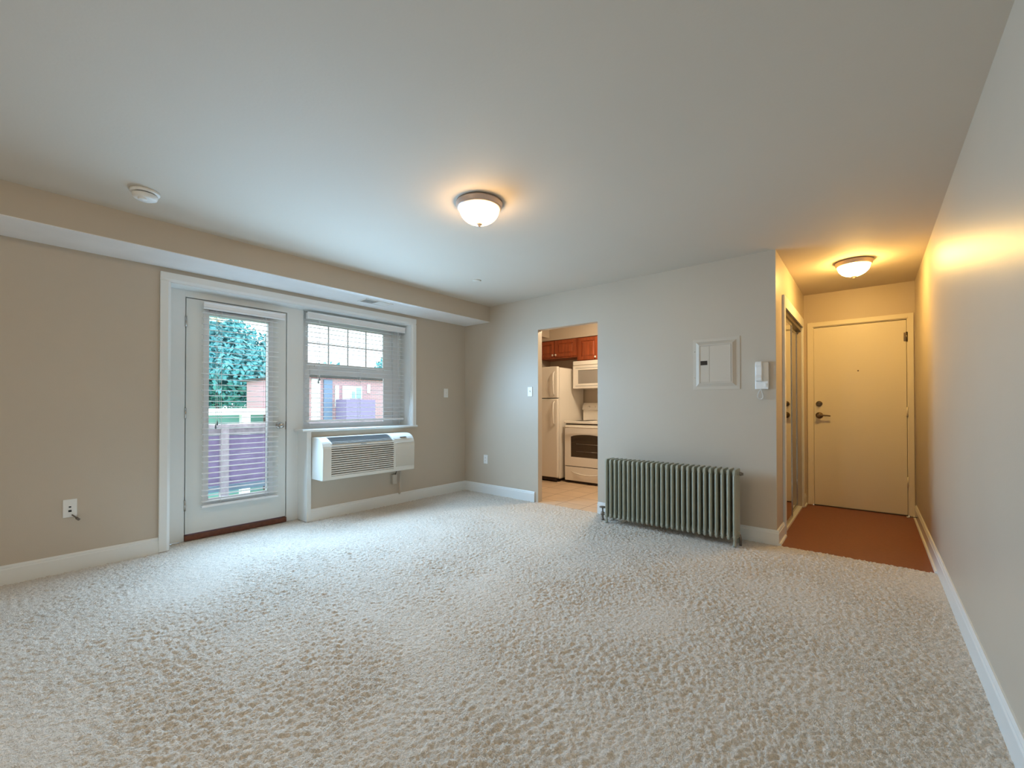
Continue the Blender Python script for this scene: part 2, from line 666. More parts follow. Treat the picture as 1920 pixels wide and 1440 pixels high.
def bb(name, label, runs, shoe=False):
    mb = B()
    for r in runs:
        ax, wall, sgn, a, b_ = r
        pr = [(wall + sgn * d, z) for d, z in BBP]
        mb.prism(pr, a, b_, 'x' if ax == 'x' else 'y')
        if shoe:
            q = [(0.016, 0), (0.030, 0), (0.0295, 0.006), (0.027, 0.012), (0.022, 0.016), (0.016, 0.017)]
            mb.prism([(wall + sgn * d, z - 0.006) for d, z in q], a, b_, 'x' if ax == 'x' else 'y')
    return struct(mb.build(name, M['trim'], recalc=True), label, 'baseboard')


bb('baseboard_left', 'white baseboard along the window wall left of the balcony door',
   [('y', 0, 1, RY, -3.31)])
bb('baseboard_window', 'white baseboard under the window and air conditioner', [('y', 0, 1, -2.13, 0)])
bb('baseboard_back', 'white baseboard between room corner and kitchen opening', [('x', 0, -1, 0.0, KL - 0.045)])
bb('baseboard_radiator', 'white baseboard behind the radiator', [('x', 0, -1, KR + 0.002, XE + 0.016)])
bb('baseboard_hall', 'short white baseboards either side of the mirrored closet',
   [('y', XE, 1, 0.0, CY0 - 0.07), ('y', XE, 1, CY1 + 0.07, L)], shoe=True)
bb('baseboard_right', 'long white baseboard along the right wall', [('y', W, -1, RY, 0.0)])
bb('baseboard_entry', 'white baseboard with quarter-round along the hall side of the right wall',
   [('y', W, -1, 0.0, L)], shoe=True)

# ------------------------------------------------------------------ balcony door + window casing
CO, CI = 0.0, 0.022
cas = B()
pf = lambda a, b_: [(0.0, a), (0.022, a), (0.022, a + (b_ - a) * .72), (0.014, a + (b_ - a) * .86), (0.014, b_), (0, b_)]
# left casing: outline (x,y), extruded in z
cas.prism([(0, -3.312), (0.022, -3.312), (0.022, -3.262), (0.012, -3.245), (0, -3.245)], 0, 2.131, 'z')
cas.prism([(0, 2.20), (0.022, 2.20), (0.022, 2.150), (0.012, 2.13), (0, 2.13)], -3.312, -0.845, 'y')
cas.prism([(0, -0.845), (0.022, -0.845), (0.022, -0.890), (0.012, -0.905), (0, -0.905)], 0.905, 2.131, 'z')
struct(cas.build('trim_casing', M['trim'], bevel=0.002), 'white casing framing the balcony door and window together', 'casing')
# jamb boards lining the recess and frame faces
fr = B()
fr.box(FP, 0.0, -3.247, -3.240, 0, 2.13)                       # left return
fr.box(-0.285, 0.0, -3.247, -0.905, 2.125, 2.135)              # head underside
fr.box(-0.285, 0.0, -0.912, -0.903, 0.905, 2.13)               # right return
fr.box(-0.23, FP, -3.245, -3.108, 0.0, 2.13)                   # left frame face
fr.box(-0.23, FP, -3.108, -2.28, 2.068, 2.13)                  # head frame face
fr.box(-0.285, FP, -2.282, -2.12, 0.0, 2.13)                   # post between door and window
fr.box(FP, 0.026, -2.172, -2.155, 0.0, 0.888)                  # white return beside the air conditioner
fr.box(-0.0, 0.026, -2.155, -2.128, 0.0, 0.888)                # its narrow front edge
fr.box(-0.245, -0.221, -3.114, -3.088, 0.0, 2.07).box(-0.245, -0.221, -2.302, -2.278, 0.0, 2.07).box(-0.245, -0.221, -3.09, -2.30, 2.045, 2.07)
struct(fr.build('trim_frame', M['trim'], bevel=0.002),
       'white door frame, post and returns around the balcony door', 'frame')
struct(B().prism([(-0.285, 0.885), (0.028, 0.885), (0.034, 0.890), (0.034, 0.904), (0.028, 0.909), (-0.285, 0.909)],
                 -2.215, -0.832, 'y').build('trim_sill', M['trim'], bevel=0.001),
       'white window sill above the air conditioner', 'sill')
struct(B().box(-0.22, FP + 0.012, -3.106, -2.283, 0.0, 0.045).box(-0.30, -0.22, -3.106, -2.283, -0.02, 0.030)
       .build('trim_threshold', M['threshold'], bevel=0.004), 'brown wooden threshold under the balcony door', 'threshold')

# balcony door
d1 = thing('door_1', 'white balcony door with one full-length glass pane', 'door', (-0.195, -2.70, 0.05), kind='structure')
leaf = B()
DX0, DX1 = -0.218, -0.174
Y0, Y1, Z0, Z1 = -3.100, -2.290, 0.055, 2.060
g0, g1, gz0, gz1 = -2.950, -2.440, 0.315, 1.950
leaf.box(DX0, DX1, Y0, g0, Z0, Z1).box(DX0, DX1, g1, Y1, Z0, Z1).box(DX0, DX1, g0, g1, Z0, gz0).box(DX0, DX1, g0, g1, gz1, Z1)
leaf.build('door_leaf', M['door'], d1)
rim = B()
for (a, b_, c, d_) in ((g0 - .028, g0 + .012, gz0 - .028, gz1 + .028), (g1 - .012, g1 + .028, gz0 - .028, gz1 + .028)):
    rim.box(DX0 - .008, DX1 + .010, a, b_, c, d_)
for (c, d_) in ((gz0 - .028, gz0 + .012), (gz1 - .012, gz1 + .028)):
    rim.box(DX0 - .008, DX1 + .010, g0 + .012, g1 - .012, c, d_)
rim.build('glass_trim', M['vinyl'], d1, bevel=0.004)
B().box(-0.199, -0.195, g0 + .012, g1 - .012, gz0 + .012, gz1 - .012).build('door_glass', M['glass'], d1)
kn = B().lathe([(0.033, 0), (0.033, 0.004), (0.027, 0.008), (0.011, 0.012), (0.010, 0.034), (0.022, 0.040),
                (0.027, 0.050), (0.026, 0.062), (0.018, 0.070), (0.002, 0.073)], (DX1, -2.352, 0.953), 'x', 28)
kn.build('door_knob', M['chrome'], d1)
for z in (0.30, 1.08, 1.86):
    B().lathe([(0.007, -0.045), (0.007, 0.045)], (DX1 + 0.006, -3.104, z), 'z', 12).build('hinge', M['chrome'], d1)
B().box(DX1 - .004, DX1 + .003, -2.2925, -2.2885, 0.91, 0.99).build('latch_plate', M['bronze'], d1)

# window sashes
w1 = thing('window_1', 'white double-hung window with a grid in the upper sash', 'window', (-0.26, -1.52, 0.909), kind='structure')
wf = B()
a0, a1 = -2.118, -0.912
wf.box(-0.285, -0.225, a0, a0 + .035, .909, 2.125).box(-0.285, -0.225, a1 - .095, a1, .909, 2.125)
wf.box(-0.285, -0.225, a0 + .035, a1 - .095, 2.055, 2.125).box(-0.285, -0.225, a0 + .035, a1 - .095, .909, .922)
wf.box(-0.240, -0.212, a1 - .012, a1, .909, 2.125)
wf.build('window_frame', M['vinyl'], w1, bevel=0.003)
lo0, lo1 = a0 + .035, a1 - .098
us = B()
us.box(-0.278, -0.256, lo0, -2.035, 1.555, 2.055).box(-0.278, -0.256, -1.125, lo1, 1.555, 2.055)
us.box(-0.278, -0.256, -2.035, -1.125, 2.005, 2.055).box(-0.278, -0.256, -2.035, -1.125, 1.555, 1.600)
for i in (1, 2, 3):
    y = -2.035 + (2.035 - 1.125) * i / 4
    us.box(-0.271, -0.263, y - .008, y + .008, 1.60, 2.005)
us.box(-0.2705, -0.2635, -2.035, -1.125, 1.80, 1.816)
us.build('upper_sash', M['vinyl'], w1, bevel=0.002)
B().box(-0.2685, -0.2655, -2.035, -1.125, 1.60, 2.005).build('upper_pane', M['glass'], w1)
ls = B()
ls.box(-0.252, -0.230, lo0, -2.030, .922, 1.575).box(-0.252, -0.230, -1.135, lo1, .922, 1.575)
ls.box(-0.252, -0.222, -2.030, -1.135, 1.475, 1.560).box(-0.252, -0.226, -2.030, -1.135, .922, .958)
ls.box(-0.235, -0.218, -1.98, -1.90, 1.556, 1.572).box(-0.235, -0.218, -1.25, -1.17, 1.556, 1.572)
ls.build('lower_sash', M['vinyl'], w1, bevel=0.002)
B().box(-0.243, -0.240, -2.030, -1.135, .958, 1.475).build('lower_pane', M['glass'], w1)


# ------------------------------------------------------------------ blinds
def blind(label, x, y0, y1, vy0, vy1, zv0, zv1, ztop, zbot, n, cords, tcord, wand, base):
    t = thing('horizontal_blind', label, 'blind', base)
    B().box(x - .028, x + .028, y0 + .01, y1 - .01, zv0 + .008, zv1 - .004).build('head_rail', M['vinyl'], t)
    v = B().prism([(x + .030, zv0), (x + .036, zv0), (x + .040, zv0 + .010), (x + .036, zv0 + .020), (x + .038, zv1 - .014),
                   (x + .044, zv1 - .006), (x + .042, zv1), (x + .030, zv1)], vy0, vy1, 'y')
    v.build('valance', M['vinyl'], t)
    s = B()
    step = (ztop - zbot) / (n - 1)
    for i in range(n):
        z = ztop - i * step
        # shallow curved slat, slightly drooping towards the room
        k = 5
        hw = 0.0215
        top = [(x + hw * (2 * q / k - 1), z + 0.0028 * (1 - (2 * q / k - 1) ** 2) - 0.0012 * (2 * q / k - 1)) for q in range(k + 1)]
        bot = [(p[0], p[1] - 0.0022) for p in reversed(top)]
        s.prism(top + bot, y0, y1, 'y')
    s.build('slats', M['slat'], t)
    B().box(x - .026, x + .026, y0, y1, zbot - step * .85 - .012, zbot - step * .85 + .008).build('bottom_rail', M['vinyl'], t, bevel=.004)
    zb = zbot - step * .85
    c = B()
    for y in cords:
        for dx in (-.0255, .0255):
            c.tube([(x + dx, y, zv0 + .01), (x + dx, y, zb)], 0.0011, 6)
        c.tube([(x, y + .006, zv0 + .01), (x, y + .006, zb)], 0.0009, 6)
    c.build('ladder_cords', M['cord'], t)
    if tcord:
        y, z = tcord
        xx = x + .034
        c = B().tube([(xx, y, zv0 + .01), (xx, y, z)], 0.0013, 6).tube([(xx, y + .012, zv0 + .01), (xx, y + .012, z + .03)], 0.0013, 6)
        lc = c.build('lift_cord', M['cord'], t)
        for (yy, zz) in ((y, z), (y + .012, z + .03)):
            B().lathe([(0.002, 0.03), (0.006, 0.012), (0.008, -0.006), (0.004, -0.012)], (xx, yy, zz), 'z', 12).build('tassel', M['acg'], lc)
    if wand:
        y, z = wand
        B().tube([(x + .036, y, zv0), (x + .038, y + .002, z)], 0.0035, 8).build('tilt_wand', M['vinyl'], t)
    return t


blind('white slatted blind hanging over the glass of the balcony door', -0.128, -2.998, -2.382, -2.995, -2.335,
      1.975, 2.036, 1.948, 0.322, 35, (-2.86, -2.50), (-2.905, 0.955), None, (-0.128, -2.69, 1.975))
blind('wide white slatted blind hanging in the window over the air conditioner', -0.130, -2.112, -0.935, -2.112, -0.925,
      2.030, 2.100, 2.000, 1.030, 21, (-1.98, -1.52, -1.06), (-2.00, 1.385), (-1.03, 1.50), (-0.130, -1.52, 2.030))

# ------------------------------------------------------------------ air conditioner
ac = thing('air_conditioner', 'white through-wall air conditioner with louvred front under the window', 'air conditioner', (0.0, -1.59, 0.418))
AY0, AY1 = -2.122, -1.045
prof = [(0.010, 0.418), (0.236, 0.418), (0.245, 0.426), (0.252, 0.700)]
for k in range(1, 9):
    t = k / 8 * math.pi / 2
    prof.append((0.110 + 0.142 * math.cos(t) ** 0.85 if k < 8 else 0.110, 0.700 + 0.130 * math.sin(t)))
prof += [(0.010, 0.830)]
gx0, gx1 = -2.035, -1.325          # louvre field
body = B()
# main shell in three runs so that the openings are real
body.prism(prof, AY0, gx0, 'y')
body.prism(prof, gx1, AY1, 'y')
inner = [(0.010, 0.418), (0.236, 0.418), (0.245, 0.426), (0.246, 0.456), (0.215, 0.456), (0.215, 0.742), (0.249, 0.742)]
inner += [p for p in prof[5:7]] 
inner += [(0.205, 0.790), (0.120, 0.812), (0.108, 0.830), (0.010, 0.830)]
body.prism(inner, gx0, gx1, 'y')
body.build('housing', M['acw'], ac, bevel=0.003)
B().box(0.200, 0.2165, gx0, gx1, 0.456, 0.742).build('filter_screen', M['acd'], ac)
lv = B()
nl = 13
for i in range(nl):
    z = 0.456 + (i + 0.5) * (0.742 - 0.456) / nl
    lv.prism([(0.222, z + .0085), (0.250, z + .0035), (0.251, z + .001), (0.250, z - .0075), (0.247, z - .0075), (0.222, z + .0045)], gx0, gx1, 'y')
lv.build('front_louvres', M['acw'], ac)
og = B()
ogx0, ogx1 = gx0 + .012, gx1 - .01
for i in range(9):
    f = i / 8
    x = 0.236 - 0.120 * f
    z = 0.772 + 0.052 * math.sin(f * math.pi / 2)
    og.box(x - .003, x + .003, ogx0, ogx1, z - .006, z + .003)
og.build('air_outlet_grille', M['acg'], ac)
B().prism([(0.215, 0.772), (0.200, 0.786), (0.125, 0.814), (0.125, 0.806), (0.200, 0.776)], ogx0, ogx1, 'y').build('outlet_tray', M['acd'], ac)
tx = B()
for i in range(22):
    z = 0.47 + i * 0.0125
    tx.box(0.2455, 0.2535, gx1 + .03, AY1 - .015, z, z + .005)
tx.build('ribbed_panel', M['acw'], ac)
lid = B()
lid.prism([(p[0] + .003, p[1] + .003) for p in prof[6:12]] + [(p[0] - .004, p[1] - .004) for p in reversed(prof[6:12])], gx1 + .02, AY1 - .03, 'y')
ld = lid.build('control_lid', M['acw'], ac)
B().box(0.212, 0.232, -1.225, -1.145, 0.793, 0.7965).build('lid_grip', M['black'], ld)
B().box(0.250, 0.2545, -1.72, -1.66, 0.752, 0.758).build('badge', M['acg'], ac)
# drain / power box under the unit
pb = thing('power_box', 'grubby beige power box and conduit under the air conditioner', 'electrical box', (0.0, -1.12, 0.20))
B().box(0.0, 0.035, -1.185, -1.125, 0.235, 0.345).build('box_body', M['panelp'], pb, bevel=.004)
B().tube([(0.045, -1.095, 0.418), (0.045, -1.095, 0.13), (0.030, -1.095, 0.119)], 0.012, 12).build('conduit', M['panelp'], pb)
B().tube([(0.03, -1.15, 0.345), (0.05, -1.15, 0.38), (0.05, -1.15, 0.418)], 0.006, 8).build('power_cord', M['valve'], pb)


# ------------------------------------------------------------------ switch and outlet plates
def plate(name, label, cat, c, ax, kind, group=None, w_=0.070, h_=0.115):
    """ax 'x' -> on the window wall (faces +x); 'y' -> on the kitchen wall (faces -y)"""
    t = thing(name, label, cat, c, group)

    def bx(u0, u1, z0, z1, d0, d1):
        m = B()
        if ax == 'x':
            m.box(c[0] + d0, c[0] + d1, c[1] + u0, c[1] + u1, c[2] + z0, c[2] + z1)
        else:
            m.box(c[0] + u0, c[0] + u1, c[1] - d1, c[1] - d0, c[2] + z0, c[2] + z1)
        return m
    bx(-w_ / 2, w_ / 2, -h_ / 2, h_ / 2, 0, 0.006).build('cover_plate', M['plastic'], t, bevel=.003)
    if kind == 'switch':
        bx(-.006, .006, -.012, .012, 0.006, 0.008).build('switch_collar', M['plastic'], t)
        bx(-.004, .004, -.002, .012, 0.006, 0.018).build('toggle', M['plastic'], t, bevel=.001)
    elif kind == 'outlet':
        for s in (-1, 1):
            f = bx(-.017, .017, s * .020 - .014, s * .020 + .014, 0.006, 0.009).build('socket', M['plastic'], t, bevel=.004)
            bx(-.008, -.0055, s * .020 - .004, s * .020 + .006, 0.0088, 0.0095).add(
                *[[], []]).build('slot', M['black'], f)
            bx(.0055, .008, s * .020 - .004, s * .020 + .006, 0.0088, 0.0095).build('slot', M['black'], f)
    elif kind == 'jack':
        bx(-.006, .006, .004, .014, 0.006, 0.0075).build('port', M['black'], t)
        bx(-.008, .008, -.026, -.012, 0.006, 0.0075).build('port', M['black'], t)
    return t


plate('light_switch', 'white light switch beside the kitchen opening', 'light switch', (1.125, 0, 1.315), 'y', 'switch')
plate('light_switch', 'white light switch between the window and the room corner', 'light switch', (0, -0.35, 1.311), 'x', 'switch')
plate('wall_outlet', 'white outlet low on the wall between corner and kitchen opening', 'outlet', (0.391, 0, 0.441), 'y', 'outlet')
jk = plate('cable_jack', 'white cable jack plate with a loose connector, left of the balcony door', 'wall jack', (0, -3.795, 0.432), 'x', 'jack', h_=0.125)
B().tube([(0.006, -3.785, 0.385), (0.022, -3.772, 0.372), (0.030, -3.762, 0.360)], 0.004, 8).tube(
    [(0.028, -3.765, 0.363), (0.040, -3.752, 0.350)], 0.008, 10).build('coax_connector', M['valve'], jk)

# ------------------------------------------------------------------ radiator
rad = thing('radiator', 'grey-green cast-iron column radiator against the beige wall', 'radiator', (2.85, -0.22, 0.0))
NR, RX0, RX1 = 26, 2.287, 3.428
pitch = (RX1 - RX0) / (NR - 1)
ys = (-0.288, -0.240, -0.192, -0.144)


def section_mesh(x):
    m = B()
    rw, rd = 0.0100, 0.0248

    def col(yc, z0, z1, rx, ry):
        n = 12
        zs = [z0, z0 + .006, z0 + .02, z1 - .02, z1 - .006, z1]
        kf = [0.45, 0.8, 1, 1, 0.8, 0.45]
        vs, fs = [], []
        for z, k in zip(zs, kf):
            for q in range(n):
                t = 2 * math.pi * q / n
                vs.append((x + rx * k * math.cos(t), yc + ry * k * math.sin(t), z))
        for i in range(len(zs) - 1):
            for q in range(n):
                q2 = (q + 1) % n
                fs.append((i * n + q, i * n + q2, (i + 1) * n + q2, (i + 1) * n + q))
        m.add(vs, fs, True)
        m.add(vs, [tuple(range(n))[::-1], tuple(range((len(zs) - 1) * n, len(zs) * n))], True)
    for i, y in enumerate(ys):
        col(y, 0.058 if i else 0.050, 0.614 if i else 0.606, rw if i else 0.0125, rd if i else 0.019)
    # top and bottom headers: rounded loops joining the columns
    for z0, z1 in ((0.560, 0.622), (0.052, 0.105)):
        pr = []
        for q in range(9):
            t = math.pi * q / 8
            pr.append((-0.288 - 0.020 * math.sin(t) * 1.0, (z0 + z1) / 2 - (z1 - z0) / 2 * math.cos(t)))
        for q in range(9):
            t = math.pi * q / 8
            pr.append((-0.144 + 0.020 * math.sin(t), (z0 + z1) / 2 + (z1 - z0) / 2 * math.cos(t)))
        m.prism(pr, x - 0.009, x + 0.009, 'x')
    for z in (0.585, 0.085):
        m.lathe([(0.020, -pitch / 2), (0.020, pitch / 2)], (x, -0.216, z), 'x', 12)
    return m


first = section_mesh(RX0).build('section', M['radiator'], rad, bevel=0.002)
for i in range(1, NR):
    c = first.copy()
    COL.objects.link(c)
    c.parent = rad
    c.location.x = pitch * i
for x in (RX0, RX1):
    for y in (-0.288, -0.144):
        B().lathe([(0.013, 0.0), (0.012, 0.012), (0.009, 0.045), (0.010, 0.075)], (x, y, 0), 'z', 12).build('foot', M['radiator'], rad)
B().lathe([(0.016, 0.0), (0.016, 0.016), (0.011, 0.016), (0.011, 0.028)], (RX1 + .022, -0.216, 0.585), 'x', 8).build('end_plug', M['valve'], rad)
vx = 2.205
val = B().lathe([(0.016, 0.0), (0.016, 0.012), (0.011, 0.014), (0.011, 0.045), (0.019, 0.05), (0.019, 0.075), (0.012, 0.08),
                 (0.008, 0.083), (0.008, 0.118)], (vx, -0.216, 0.0), 'z', 16)
val.lathe([(0.012, 0.0), (0.012, 0.075)], (vx, -0.216, 0.062), 'x', 12)
val.build('inlet_valve', M['valve'], rad)
B().lathe([(0.010, 0.0), (0.030, 0.004), (0.032, 0.010), (0.030, 0.016), (0.012, 0.020)], (vx, -0.216, 0.116), 'z', 20).build('valve_wheel', M['valve'], rad)
B().tube([(RX1 + .01, -0.216, 0.085), (RX1 + .022, -0.214, 0.080), (RX1 + .026, -0.21, 0.06), (RX1 + .026, -0.21, -0.004)], 0.011, 10).build('return_pipe', M['valve'], rad)

# ------------------------------------------------------------------ breaker panel and intercom
bp = thing('breaker_panel', 'beige painted breaker panel with raised frame above the radiator', 'breaker panel', (3.218, 0, 1.29))
px0, px1, pz0, pz1 = 3.022, 3.414, 1.290, 1.752


def frame_y(m, x0, x1, z0, z1, d0, X0, X1, Z0, Z1, d1):
    """four sloping faces from outer rect at depth d0 to inner rect at depth d1 (towards -y)"""
    o = [(x0, -d0, z0), (x1, -d0, z0), (x1, -d0, z1), (x0, -d0, z1)]
    i = [(X0, -d1, Z0), (X1, -d1, Z0), (X1, -d1, Z1), (X0, -d1, Z1)]
    m.add(o + i, [(k, (k + 1) % 4, (k + 1) % 4 + 4, k + 4) for k in range(4)])


def rect(a):
    return (px0 + a, px1 - a, pz0 + a, pz1 - a)


fm = B()
frame_y(fm, *rect(0), 0.0, *rect(0), 0.005)
frame_y(fm, *rect(0), 0.005, *rect(.028), 0.007)
frame_y(fm, *rect(.028), 0.007, *rect(.056), 0.024)
frame_y(fm, *rect(.056), 0.024, *rect(.064), 0.024)
frame_y(fm, *rect(.064), 0.024, *rect(.064), 0.018)
q = rect(.064)
fm.add([(q[0], -.018, q[2]), (q[1], -.018, q[2]), (q[1], -.018, q[3]), (q[0], -.018, q[3])], [(0, 1, 2, 3)])
fm.build('panel_frame', M['panelp'], bp)
dr = B().box(3.172, 3.346, -.0225, -.018, 1.358, 1.684).build('panel_door', M['panelp'], bp, bevel=.001)
B().box(3.086, 3.168, -.0205, -.018, 1.358, 1.684).build('breaker_cover', M['panelp'], bp, bevel=.001)
B().box(3.093, 3.150, -.0225, -.0205, 1.512, 1.550).build('breaker_window', M['black'], bp)
for z in (1.40, 1.64):
    B().lathe([(0.005, 0), (0.003, -0.003)], (px0 + .014, -.0065, z), 'y', 10).build('screw', M['panelp'], bp)

ic = thing('intercom', 'white wall intercom handset with coiled cord by the hall corner', 'intercom', (3.582, 0, 1.285))
B().box(3.532, 3.632, -0.028, 0.0, 1.282, 1.508).build('base_unit', M['plastic'], ic, bevel=.006)
hs = B().prism([(-0.028, 1.345), (-0.066, 1.350), (-0.072, 1.375), (-0.058, 1.40), (-0.058, 1.465), (-0.070, 1.490),
                (-0.062, 1.512), (-0.028, 1.516)], 3.540, 3.590, 'x')
hs.build('handset', M['plastic'], ic, bevel=.006)
B().box(3.602, 3.620, -.0325, -.027, 1.30, 1.33).build('door_button', M['plastic'], ic, bevel=.002)
pts = []
for i in range(161):
    t = i / 160
    a = math.pi * 2 * t
    cx = 3.575 + 0.024 * math.sin(math.pi * 2 * t) * (0.6 + .4 * t)
    cz = 1.285 - 0.085 * math.sin(math.pi * t)
    pts.append((cx + .004 * math.cos(i * 1.25), -0.030 + .004 * math.sin(i * 1.25), cz))
B().tube(pts, 0.0018, 6).build('coiled_cord', M['plastic'], ic)


# ------------------------------------------------------------------ ceiling fixtures
def flush_lamp(name_label, c, r, bottom, col, rimcol):
    t = thing('ceiling_lamp', name_label, 'ceiling lamp', (c[0], c[1], H))
    B().lathe([(r * .90, 0.0), (r, -0.004), (r, -0.016), (r * .965, -0.022), (r * .965, -0.030), (r * .93, -0.040),
               (r * .86, -0.046), (r * .84, -0.040)], (c[0], c[1], H), 'z', 48, caps=False).build('lamp_rim', rimcol, t)
    zr = -0.044
    d = (H + zr) - bottom
    pr = [(r * .85 * math.cos(k / 12 * math.pi / 2) ** 1.0 if k < 12 else .006, zr - d * math.sin(k / 12 * math.pi / 2)) for k in range(13)]
    B().lathe(pr, (c[0], c[1], H), 'z', 48, caps=False).build('lamp_shade', emit('lit_lamp_glass', col[:3], col[3]), t)
    B().lathe([(0.016, 0.006), (0.021, 0.0), (0.017, -0.006), (0.008, -0.011), (0.009, -0.016), (0.002, -0.021)],
              (c[0], c[1], bottom), 'z', 20).build('finial', rimcol, t)
    return t


flush_lamp('lit dome ceiling lamp with nickel rim in the middle of the living room', (2.366, -2.159), 0.148, 2.305, LAMP_LIVING, M['rim'])
flush_lamp('lit dome ceiling lamp with bronze rim in the entry hall', (4.172, 0.790), 0.138, 2.305, LAMP_HALL, M['rim'])
flush_lamp('lit dome ceiling lamp in the kitchen, above the view through the opening', (1.75, 0.85), 0.150, 2.32, LAMP_KITCHEN, M['rim'])

flush_lamp('added unseen fill lamp on the ceiling behind the camera', (2.60, -5.90), 0.165, 2.29, FILL_REAR, M['rim'])  # made-up lamp that lifts the near carpet and walls

sd = thing('smoke_detector', 'round white smoke detector on the ceiling near the soffit', 'smoke detector', (0.915, -3.560, H))
B().lathe([(0.072, 0), (0.072, -0.012), (0.068, -0.017), (0.050, -0.017)], (0.915, -3.560, H), 'z', 40).build('mounting_plate', M['smoke'], sd)
B().lathe([(0.054, -0.017), (0.054, -0.024)], (0.915, -3.560, H), 'z', 40, caps=False).build('sensor_gap', M['acd'], sd)
B().lathe([(0.050, -0.023), (0.061, -0.023), (0.062, -0.030), (0.057, -0.044), (0.044, -0.051), (0.002, -0.053)], (0.915, -3.560, H), 'z', 40, caps=False).build('sensor_body', M['smoke'], sd)
B().lathe([(0.022, -0.051), (0.022, -0.058), (0.016, -0.061), (0.001, -0.062)], (0.932, -3.575, H), 'z', 24, caps=False).build('test_button', M['smoke'], sd)

tag(B().lathe([(0.042, 0), (0.042, -0.003), (0.034, -0.007), (0.012, -0.009)], (1.160, -0.952, H), 'z', 32)
    .build('sprinkler_cover', M['ceiling'], base=(1.160, -0.952, H)), 'small round ceiling cover plate near the kitchen wall', 'ceiling cover')

vt = thing('air_vent', 'small white supply vent in the soffit above the window', 'air vent', (0.27, -1.55, SZ))
vf = B()
vx0, vx1, vy0, vy1 = 0.185, 0.345, -1.730, -1.400
vf.box(vx0, vx1, vy0, vy0 + .015, SZ - .006, SZ).box(vx0, vx1, vy1 - .015, vy1, SZ - .006, SZ)
vf.box(vx0, vx0 + .015, vy0 + .015, vy1 - .015, SZ - .006, SZ).box(vx1 - .015, vx1, vy0 + .015, vy1 - .015, SZ - .006, SZ)
vf.box(vx0 + .015, vx1 - .015, -1.569, -1.561, SZ - .006, SZ)
vf.build('vent_frame', M['plastic'], vt)
B().box(vx0 + .015, vx1 - .015, vy0 + .015, vy1 - .015, SZ - .001, SZ - .0004).build('vent_duct', M['acg'], vt)
vb = B()
for i in range(12):
    x = vx0 + .022 + i * .0105
    vb.prism([(x, SZ - .0045), (x + .007, SZ - .0015), (x + .0078, SZ - .0022), (x + .001, SZ - .0055)], -1.561, vy1 - .015, 'y')
    vb.prism([(x, SZ - .0015), (x + .005, SZ - .0045), (x + .0058, SZ - .0035), (x + .001, SZ - .001)], vy0 + .015, -1.569, 'y')
vb.build('vent_blades', M['plastic'], vt)

# ------------------------------------------------------------------ entry door
ec = B()
cw = 0.046
ec.box(EX0 - cw, EX0 + .004, L - .018, L, 0, EZ + cw).box(EX1 - .004, W - .012, L - .018, L, 0, EZ + cw)
ec.box(EX0 + .004, EX1 - .004, L - .018, L, EZ - .004, EZ + cw)
ec.box(EX0, EX0 + .012, L, L + .13, 0, EZ).box(EX1 - .012, EX1, L, L + .13, 0, EZ).box(EX0 + .012, EX1 - .012, L, L + .13, EZ - .012, EZ)
struct(ec.build('trim_entry_casing', M['entry'], bevel=.003), 'cream painted casing around the entry door', 'casing')
d2 = thing('door_2', 'flat cream entry door at the end of the hall', 'door', (4.175, L + .01, 0), kind='structure')
B().box(EX0 + .015, EX1 - .015, L + .004, L + .048, 0.004, EZ - .018).build('door_leaf', M['entry'], d2, bevel=.002)
B().lathe([(0.031, 0.0), (0.031, -0.006), (0.026, -0.014), (0.020, -0.018)], (3.826, L + .004, 1.168), 'y', 28).lathe(
    [(0.008, 0), (0.008, -0.02)], (3.826, L - .014, 1.168), 'y', 10).box(3.822, 3.830, L - .044, L - .014, 1.150, 1.186).build('deadbolt', M['bronze'], d2, bevel=.001)
lev = B().lathe([(0.036, 0.0), (0.036, -0.006), (0.030, -0.013), (0.014, -0.017), (0.013, -0.046), (0.022, -0.052), (0.024, -0.066),
                 (0.014, -0.072)], (3.828, L + .004, 1.034), 'y', 28)
lev.tube([(3.828, L - .056, 1.034), (3.865, L - .058, 1.036), (3.900, L - .056, 1.033), (3.932, L - .050, 1.029)],
         [0.013, 0.010, 0.008, 0.007], 12)
lev.build('lever_handle', M['bronze'], d2)
B().lathe([(0.008, 0.0), (0.007, -0.004), (0.002, -0.005)], (4.178, L + .004, 1.531), 'y', 16).build('peephole', M['bronze'], d2)
for z in (1.865, 1.08, 0.35):
    B().lathe([(0.007, -0.05), (0.007, 0.05)], (EX1 - .012, L - .006, z), 'z', 12).box(
        EX1 - .036, EX1 - .014, L + .0, L + .005, z - .045, z + .045).build('hinge', M['bronze'] if z > 1.5 else M['entry'], d2)
struct(B().box(EX0 + .012, EX1 - .012, L - .01, L + .13, -0.006, 0.004).build('trim_entry_threshold', M['track']),
       'dark threshold under the entry door', 'threshold')
ds = thing('door_stop', 'small door stop with a white tip on the hall baseboard', 'door stop', (W - .016, 1.62, 0.05))
B().tube([(W - .016, 1.62, .055), (W - .075, 1.62, .050)], 0.004, 8).build('stop_rod', M['valve'], ds)
B().tube([(W - .072, 1.62, .0505), (W - .092, 1.62, .049)], 0.008, 10).build('stop_tip', M['rubber'], ds)

struct(B().box(3.6, W + .1, L + .14, L + .20, -.1, H).build('light_block_entry', M['wall']), 'added unseen slab blocking light behind the entry door', 'wall')  # slab added to stop sky light leaking round the door
